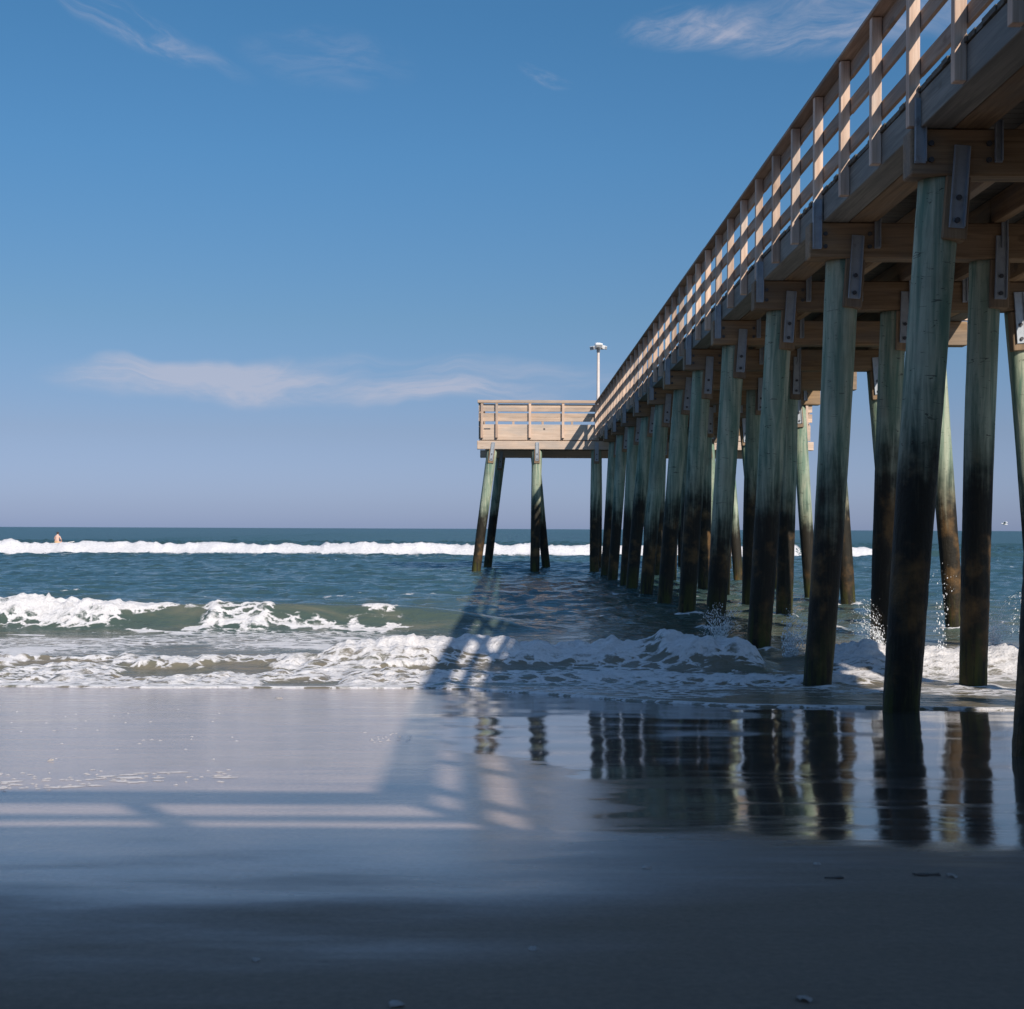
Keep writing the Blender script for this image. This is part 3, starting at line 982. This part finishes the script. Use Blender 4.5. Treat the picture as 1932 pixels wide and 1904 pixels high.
for yy, ends in ((Y_T0 + 0.14, (XT0 - 0.09, XT1 + 0.09)), (Y_T1 - 0.55, (XT0 - 0.09, XT1 + 0.09))):
    me = box_mesh(ends[0], ends[1], -0.12, 0.12, 4.36, 4.66, bevel=0.012)
    cp = P_('cap_beam', me, M_fasciax, pier, (0, yy, 0))
    beam('stringer_packer', ends[0] + 0.2, ends[1] - 0.2, yy - 0.06, yy + 0.06, 4.66, Z_FB - 0.003, M_cap, 0.0)
    for xt, xb in ((-0.50, -1.04) if yy < 54 else (-0.22, -0.72), (1.08, 1.03) if yy < 54 else (1.15, 1.62), (3.18, 3.16) if yy < 54 else (3.60, 3.58), (5.05, 5.05), (6.95, 6.98), (8.75, 8.8), (10.35, 10.85)):
        p = pile(xt, xb, yy, r=(0.18, 0.17), block=True, flip=0.0)

# --- landward platform, seen only by its shadow and reflection
for yy in (YB1 - 0.35, -4.6, -8.4, -12.2):
    beam('cap_beam', XB0, XB1, yy - 0.12, yy + 0.12, Z_CB, Z_CT, M_cap)
    for xx in np.arange(XB0 + 1.2, XB1, 3.4):
        if abs(xx - 0.0) < 0.9:
            continue
        me = pile_mesh(0, 0, 0, 0, 0, -5.4, 0.17, 0.15, rng.uniform(0, 90))
        P_('pile', me, M_pile, pier, (xx, yy, Z_CB - 0.002), smooth=True)
for xx in np.arange(XB0 + 0.3, XB1 - 0.2, 0.8):
    if 3.0 < xx < 7.2:
        continue
    beam('joist', xx - 0.05, xx + 0.05, YB0, YB1 - 0.02, Z_FB, Z_DECK - 0.05, M_capy, 0.0)
beam('fascia_board', XB0, XPL - 0.3, YB1 + 0.047, YB1 + 0.088, Z_FB, Z_DECK - 0.05, M_fasciax, 0.004)
beam('fascia_board', XPR + 0.3, XB1, YB1 + 0.047, YB1 + 0.088, Z_FB, Z_DECK - 0.05, M_fasciax, 0.004)

# ------------------------------------------------------------------ lamp on the end platform
LX, LY = 3.50, 56.0
lamp = empty('lamp_post', (LX, LY, Z_DECK))
tag(lamp, 'pale lamp post topped by a cluster of white floodlights, standing on the pier end platform', 'lamp post')
bm = bmesh.new()
add_tube(bm, (0, 0, 0), (0, 0, 3.32), 0.075, 0.05, 14)
add_tube(bm, (0, 0, 0), (0, 0, 0.03), 0.14, 0.14, 14)
link('pole', mesh_of(bm), M_pole, lamp)
bm = bmesh.new()
add_tube(bm, (0, 0, 3.25), (0, 0, 3.52), 0.07, 0.055, 12)
add_box(bm, -0.20, 0.20, -0.03, 0.03, 3.36, 3.41)
add_box(bm, -0.03, 0.03, -0.2, 0.2, 3.362, 3.408)
link('bracket', mesh_of(bm), M_grey, lamp)


def flood():
    bm = bmesh.new()
    # a tapered box housing with a visor, lens looking along -y and down
    pts = []
    for (y, hw, z0, z1) in ((-0.10, 0.135, -0.07, 0.075), (0.02, 0.12, -0.05, 0.07), (0.11, 0.06, -0.01, 0.045)):
        pts.append([bm.verts.new(p) for p in ((-hw, y, z0), (hw, y, z0), (hw, y, z1), (-hw, y, z1))])
    for a, c in zip(pts[:-1], pts[1:]):
        for i in range(4):
            j = (i + 1) % 4
            bm.faces.new((a[i], c[i], c[j], a[j]))
    bm.faces.new(pts[0])
    bm.faces.new(list(reversed(pts[-1])))
    bmesh.ops.recalc_face_normals(bm, faces=bm.faces)
    bmesh.ops.bevel(bm, geom=list(bm.edges), offset=0.012, segments=1, affect='EDGES')
    return mesh_of(bm)


ME_FLOOD = flood()
ME_LENS = box_mesh(-0.11, 0.11, -0.112, -0.104, -0.05, 0.05, bevel=0.003)
for (x, y, z, rz) in ((0.0, 0.2, 3.56, R(180)), (-0.17, -0.02, 3.42, R(-55)), (0.19, 0.0, 3.44, R(65)), (0.02, -0.2, 3.50, R(0))):
    f = link('floodlight', ME_FLOOD, M_white, lamp, (x, y, z), (R(22) if rz == 0 else R(14), 0, rz))
    link('lens', ME_LENS, M_grey, f)

# ------------------------------------------------------------------ the man on the surfboard
BX, BY = -33.75, 110.0
bm = bmesh.new()
n = 26
rings = []
for k in range(n + 1):
    s = k / n
    wv = 0.27 * (math.sin(math.pi * min(1, max(0, s)) ** 0.8) ** 0.6) if 0 < k < n else 0.01
    zz = 0.10 * max(0, s - 0.65) ** 2 * 6
    xx = -1.0 + 2.1 * s
    rings.append([bm.verts.new((xx, wv * a, zz + c)) for a, c in ((-1, 0), (-0.7, 0.028), (0.7, 0.028), (1, 0), (0.7, -0.03), (-0.7, -0.03))])
for a, c in zip(rings[:-1], rings[1:]):
    for i in range(6):
        j = (i + 1) % 6
        bm.faces.new((a[i], c[i], c[j], a[j]))
bm.faces.new(rings[0])
bm.faces.new(list(reversed(rings[-1])))
bmesh.ops.recalc_face_normals(bm, faces=bm.faces)
sb = link('surfboard', mesh_of(bm), M_board, None, (BX + 0.15, BY, 0.34), (0, R(-3), R(20)), smooth=True)
tag(sb, 'pale surfboard afloat beyond the far line of white water, under the seated person', 'surfboard')


def skin_body(verts, edges, radii, mat, name, parent=None, loc=(0, 0, 0), rot=(0, 0, 0)):
    me = bpy.data.meshes.new(name)
    me.from_pydata(verts, edges, [])
    ob = bpy.data.objects.new(name, me)
    C.objects.link(ob)
    sm = ob.modifiers.new('skin', 'SKIN')
    sub = ob.modifiers.new('subdivision', 'SUBSURF')
    sub.levels = sub.render_levels = 2
    lay = me.skin_vertices[0].data
    for i, r in enumerate(radii):
        lay[i].radius = r if isinstance(r, tuple) else (r, r)
        lay[i].use_root = (i == 0)
    dg = bpy.context.evaluated_depsgraph_get()
    dg.update()
    me2 = bpy.data.meshes.new_from_object(ob.evaluated_get(dg))
    bpy.data.objects.remove(ob)
    return link(name, me2, mat, parent, loc, rot, smooth=True)


# seated facing out to sea (+y), leaning a little forward, hands on the thighs
V = [(0, 0, 0.10), (0, 0.01, 0.28), (0, 0.05, 0.45), (0, 0.07, 0.55), (0, 0.09, 0.63), (0.01, 0.11, 0.72), (0.01, 0.12, 0.80),
     (-0.17, 0.08, 0.53), (-0.27, 0.12, 0.33), (-0.20, 0.33, 0.17), (-0.17, 0.40, 0.15),
     (0.17, 0.08, 0.53), (0.26, 0.12, 0.33), (0.20, 0.33, 0.17), (0.17, 0.40, 0.15),
     (-0.13, 0.03, 0.08), (-0.28, 0.38, 0.06), (-0.31, 0.36, -0.32),
     (0.13, 0.03, 0.08), (0.28, 0.38, 0.06), (0.31, 0.36, -0.32)]
E = [(0, 1), (1, 2), (2, 3), (3, 4), (4, 5), (5, 6), (3, 7), (7, 8), (8, 9), (9, 10), (3, 11), (11, 12), (12, 13), (13, 14),
     (0, 15), (15, 16), (16, 17), (0, 18), (18, 19), (19, 20)]
RD = [(0.17, 0.12), (0.145, 0.10), (0.18, 0.115), (0.12, 0.085), 0.055, 0.088, 0.075, 0.062, 0.045, 0.036, 0.035, 0.062, 0.045, 0.036, 0.035,
      0.095, 0.072, 0.05, 0.095, 0.072, 0.05]
man = skin_body(V, E, RD, M_skin, 'person', None, (BX - 0.02, BY - 0.02, 0.31), (0, 0, R(-12)))
tag(man, 'bare-backed person in swim shorts sitting on a surfboard beyond the far breaker', 'person')
bm = bmesh.new()
bmesh.ops.create_icosphere(bm, subdivisions=3, radius=0.098)
for v in list(bm.verts):
    v.co.z *= 1.12
bmesh.ops.delete(bm, geom=[v for v in bm.verts if v.co.y > 0.035 + 0.5 * max(0, v.co.z) or v.co.z < -0.06], context='VERTS')
link('hair', mesh_of(bm), M_hair, man, (0.01, 0.105, 0.775), smooth=True)
bm = bmesh.new()
bmesh.ops.create_uvsphere(bm, u_segments=20, v_segments=12, radius=1)
for v in bm.verts:
    v.co = Vector((v.co.x * 0.215, v.co.y * 0.165 + 0.02, v.co.z * 0.105 + 0.085))
link('swim_shorts', mesh_of(bm), M_shorts, man, smooth=True)

# ------------------------------------------------------------------ gull
bm = bmesh.new()
sec = [(-0.24, 0.008, 0.0), (-0.16, 0.035, 0.0), (-0.05, 0.065, -0.005), (0.06, 0.062, 0.0), (0.14, 0.045, 0.015), (0.19, 0.036, 0.025), (0.225, 0.014, 0.022), (0.26, 0.004, 0.015)]
rings = []
for x, r, z in sec:
    rings.append([bm.verts.new((x, r * math.cos(2 * math.pi * i / 10), z + r * math.sin(2 * math.pi * i / 10))) for i in range(10)])
for a, c in zip(rings[:-1], rings[1:]):
    for i in range(10):
        j = (i + 1) % 10
        bm.faces.new((a[i], c[i], c[j], a[j]))
bm.faces.new(rings[0])
bm.faces.new(list(reversed(rings[-1])))
bmesh.ops.recalc_face_normals(bm, faces=bm.faces)
gull = link('gull', mesh_of(bm), M_gull, None, (28.95, 85.0, 1.95), (0, R(-6), R(170)), smooth=True)
gull.scale = (0.8, 0.8, 0.8)
tag(gull, 'white gull gliding just above the sea horizon between the right-hand piles', 'gull')
for s in (-1, 1):
    bm = bmesh.new()
    st = [(0.05, 0.10, -0.09, 0.02), (0.25, 0.11, -0.07, 0.14), (0.45, 0.06, -0.09, 0.17), (0.66, -0.06, -0.12, 0.10)]
    top = [[bm.verts.new((x, s * y, z + dz)) for x, dz in ((x0, 0.0), ((x0 + x1) / 2, 0.012), (x1, 0.0), ((x0 + x1) / 2, -0.008))] for y, x0, x1, z in st]
    for a, c in zip(top[:-1], top[1:]):
        for i in range(4):
            j = (i + 1) % 4
            bm.faces.new((a[i], c[i], c[j], a[j]))
    bm.faces.new(top[0])
    bm.faces.new(list(reversed(top[-1])))
    bmesh.ops.recalc_face_normals(bm, faces=bm.faces)
    link('wing', mesh_of(bm), M_gull, gull, smooth=True)

# ------------------------------------------------------------------ spray thrown up against the piles
M_spray, t, b = new_mat('spray')
b.inputs['Base Color'].default_value = (0.80, 0.82, 0.84, 1)
b.inputs['Roughness'].default_value = 0.35


def spray(label, x, y, z, h, lean, n, width, size, up=1.0):
    """A plume of drops: dense at the foot, ragged arcs and strings of drops above."""
    r = np.random.default_rng(int(x * 1000 + y * 77))
    na = 14
    arms = np.stack([r.uniform(-1, 1, na) * width, r.uniform(-0.5, 0.5, na) * width, r.uniform(0.35, 1.0, na) * h], -1)
    a = arms[r.integers(0, na, n)]
    s = r.random(n) ** 1.7
    p = np.stack([x + a[:, 0] * s + lean * s * s + r.normal(0, 1, n) * (0.030 + 0.020 * s),
                  y + a[:, 1] * s + r.normal(0, 0.03, n),
                  z + a[:, 2] * (1.7 * s - 0.75 * s * s) * up + r.normal(0, 0.016, n)], -1)
    rad = size * (r.random(n) ** 4 * 1.5 + 0.20) * (1.1 - 0.6 * s)
    ax = np.stack([a[:, 0] + 2 * lean * s, a[:, 1], a[:, 2] * (1.7 - 1.5 * s)], -1)
    ax = ax / np.linalg.norm(ax, axis=1, keepdims=True)
    u = np.cross(ax, np.array([0.31, 0.77, 0.55]))
    u = u / np.linalg.norm(u, axis=1, keepdims=True)
    v = np.cross(ax, u)
    st = r.uniform(1.0, 3.2, n)[:, None]
    k = rad[:, None]
    V = np.stack([p + ax * k * st, p + u * k, p + v * k, p - u * k, p - v * k, p - ax * k * st], 1).reshape(-1, 3)
    F = np.array([(0, 1, 2), (0, 2, 3), (0, 3, 4), (0, 4, 1), (5, 2, 1), (5, 3, 2), (5, 4, 3), (5, 1, 4)])
    F = (F[None] + 6 * np.arange(n)[:, None, None]).reshape(-1, 3)
    me = bpy.data.meshes.new('spray')
    me.from_pydata(V.tolist(), [], F.tolist())
    o = link('spray', me, M_spray, smooth=True)
    tag(o, label, 'spray', kind='stuff')


spray('white spray bursting against the pile behind the middle bore', 2.72, 18.6, 0.05, 0.62, 0.05, 3600, 0.24, 0.0065)
spray('white spray fanning off the seaward side of the second near pile', 3.42, 17.6, 0.0, 0.70, 0.25, 4200, 0.26, 0.0065)
spray('thin jet of spray rising left of the thickest near pile', 4.55, 17.8, 0.05, 0.72, -0.25, 2600, 0.15, 0.0055)
spray('arc of spray thrown up at the right edge of the view', 5.75, 17.3, 0.1, 0.75, 0.22, 3600, 0.24, 0.006)
spray('scattered bright drops in front of a slanting far pile', 5.05, 17.0, 0.15, 1.10, 0.05, 260, 0.18, 0.007)

# ------------------------------------------------------------------ small things left on the sand
def at(px, py, iters=6):
    """The point of the sand the photograph shows at (px, py) of a 1932 x 1904 picture."""
    d_ = 1.2
    y = 5.0
    hz = 998 + (px - 966) * 0.00419
    for _ in range(30):
        y = d_ * 2760 / (py - hz)
        d_ = CAM_H - float(sand_z(np.array([(px - 955) / 2760 * y]), np.array([y]))[0])
    return ((px - 955) / 2760 * y, y, CAM_H - d_)


def shell_mesh(seed, ridges=9):
    r = random.Random(seed)
    bm = bmesh.new()
    nu, nv = 18, 6
    hinge = bm.verts.new((0, -0.5, 0.05))
    rows = []
    for v in range(1, nv + 1):
        s = v / nv
        row = []
        for u in range(nu + 1):
            a = R(-75 + 150 * u / nu)
            rr = s * (1.0 + 0.04 * math.cos(u * 2 * math.pi * ridges / nu / 2) + r.uniform(-0.02, 0.02) * s)
            row.append(bm.verts.new((rr * math.sin(a) * 0.62, -0.5 + rr * math.cos(a), 0.30 * math.sin(math.pi * (0.15 + 0.85 * s)) + 0.02 * (u % 2))))
        rows.append(row)
    for u in range(nu):
        bm.faces.new((hinge, rows[0][u], rows[0][u + 1]))
    for a, c in zip(rows[:-1], rows[1:]):
        for u in range(nu):
            bm.faces.new((a[u], c[u], c[u + 1], a[u + 1]))
    geo = bmesh.ops.solidify(bm, geom=list(bm.faces), thickness=0.06)
    bmesh.ops.recalc_face_normals(bm, faces=bm.faces)
    return mesh_of(bm)


SHELLS = [
    (527, 1319, 0.060, 'white shell alone on the lit sand just below the foam on the left'),
    (752, 1898, 0.034, 'pale shell at the very bottom of the dark foreground sand, left of the middle'),
    (1522, 1888, 0.034, 'whitish shell on the dark foreground sand near the bottom right'),
    (1010, 1793, 0.022, 'small pale shell in the middle of the dark foreground sand'),
    (1222, 1639, 0.028, 'bluish pale shell fragment on damp sand left of the pier reflections'),
    (1800, 1655, 0.034, 'pale shell caught beside the dark strands of a water-filled dent on the right'),
    (97, 1436, 0.034, 'tiny white shell on the lit sand near the left edge above the foam flecks'),
    (1545, 1632, 0.022, 'tiny pale shell on the dark sand below the pier reflections'),
    (486, 1813, 0.020, 'small shell on the dark sand in the left foreground'),
]
for i, (px, py, s, lab) in enumerate(SHELLS):
    p = at(px, py)
    o = link('shell', shell_mesh(i), M_shell, None, (p[0], p[1], p[2] + 0.002), (R(rng.uniform(-8, 8)), R(rng.uniform(-8, 8)), R(rng.uniform(0, 360))))
    o.scale = (s, s, s * 0.8)
    tag(o, lab, 'shell', 'shells on the sand')

DENTS = [  # strands added in place of dark water-filled dents in the sand
    (1745, 1652, 0.035, 'dark strands standing in for a water-filled dent in the wet sand at the right'),
    (1570, 1658, 0.022, 'short dark strands standing in for a water-filled dent below the pile reflections'),
]
for i, (px, py, s, lab) in enumerate(DENTS):
    r = random.Random(90 + i)
    p = at(px, py)
    bm = bmesh.new()
    for k in range(9):
        x, y, a = r.uniform(-s, s), r.uniform(-0.3, 0.3) * s, r.uniform(-0.5, 0.5)
        q = [Vector((x, y, 0.004))]
        for _ in range(5):
            a += r.uniform(-0.5, 0.5)
            q.append(q[-1] + Vector((math.cos(a), math.sin(a) * 0.6, r.uniform(-0.03, 0.04))) * s * 0.2)
        for a0, a1 in zip(q[:-1], q[1:]):
            add_tube(bm, a0, a1, 0.0025, 0.0025, 5)
    o = link('dent', mesh_of(bm), M_dent, None, p)
    tag(o, lab, 'dent', 'dents in the sand')

# thin rafts of leftover foam on the lit sand
M_froth, t, b = new_mat('leftover_froth')
g = t.node('ShaderNodeNewGeometry')
n = t.noise(g.outputs['Position'], 40.0, 4, 0.6)
t.put(b.inputs['Base Color'], t.mix(n, (0.42, 0.39, 0.38), (0.66, 0.63, 0.62)))
b.inputs['Roughness'].default_value = 0.7
bm = bmesh.new()
r = random.Random(5)
for k in range(150):
    if k < 100:
        px, py = 440 * r.random() ** 1.3, r.gauss(1478, 9)
        py -= (px / 440) * 16
    elif k < 130:
        px, py = r.uniform(20, 480), r.uniform(1330, 1440)
    else:
        px, py = r.uniform(690, 780), r.gauss(1395, 6)
    p = at(px, py)
    L = 0.012 + 0.06 * r.random() ** 3 if k < 100 else r.uniform(0.006, 0.018)
    m = 12
    c = bm.verts.new((p[0], p[1], p[2] + 0.004))
    ring = []
    for i in range(m):
        a = 2 * math.pi * i / m
        rr = L * r.uniform(0.25, 1.2)
        x, y = p[0] + rr * math.cos(a), p[1] + rr * 0.7 * math.sin(a)
        ring.append(bm.verts.new((x, y, float(sand_z(np.array([x]), np.array([y]))[0]) + 0.001)))
    for i in range(m):
        bm.faces.new((c, ring[i], ring[(i + 1) % m]))
o = link('foam_flecks', mesh_of(bm), M_froth, smooth=True)
tag(o, 'thin white flecks of leftover foam on the lit sand', 'foam', kind='stuff')
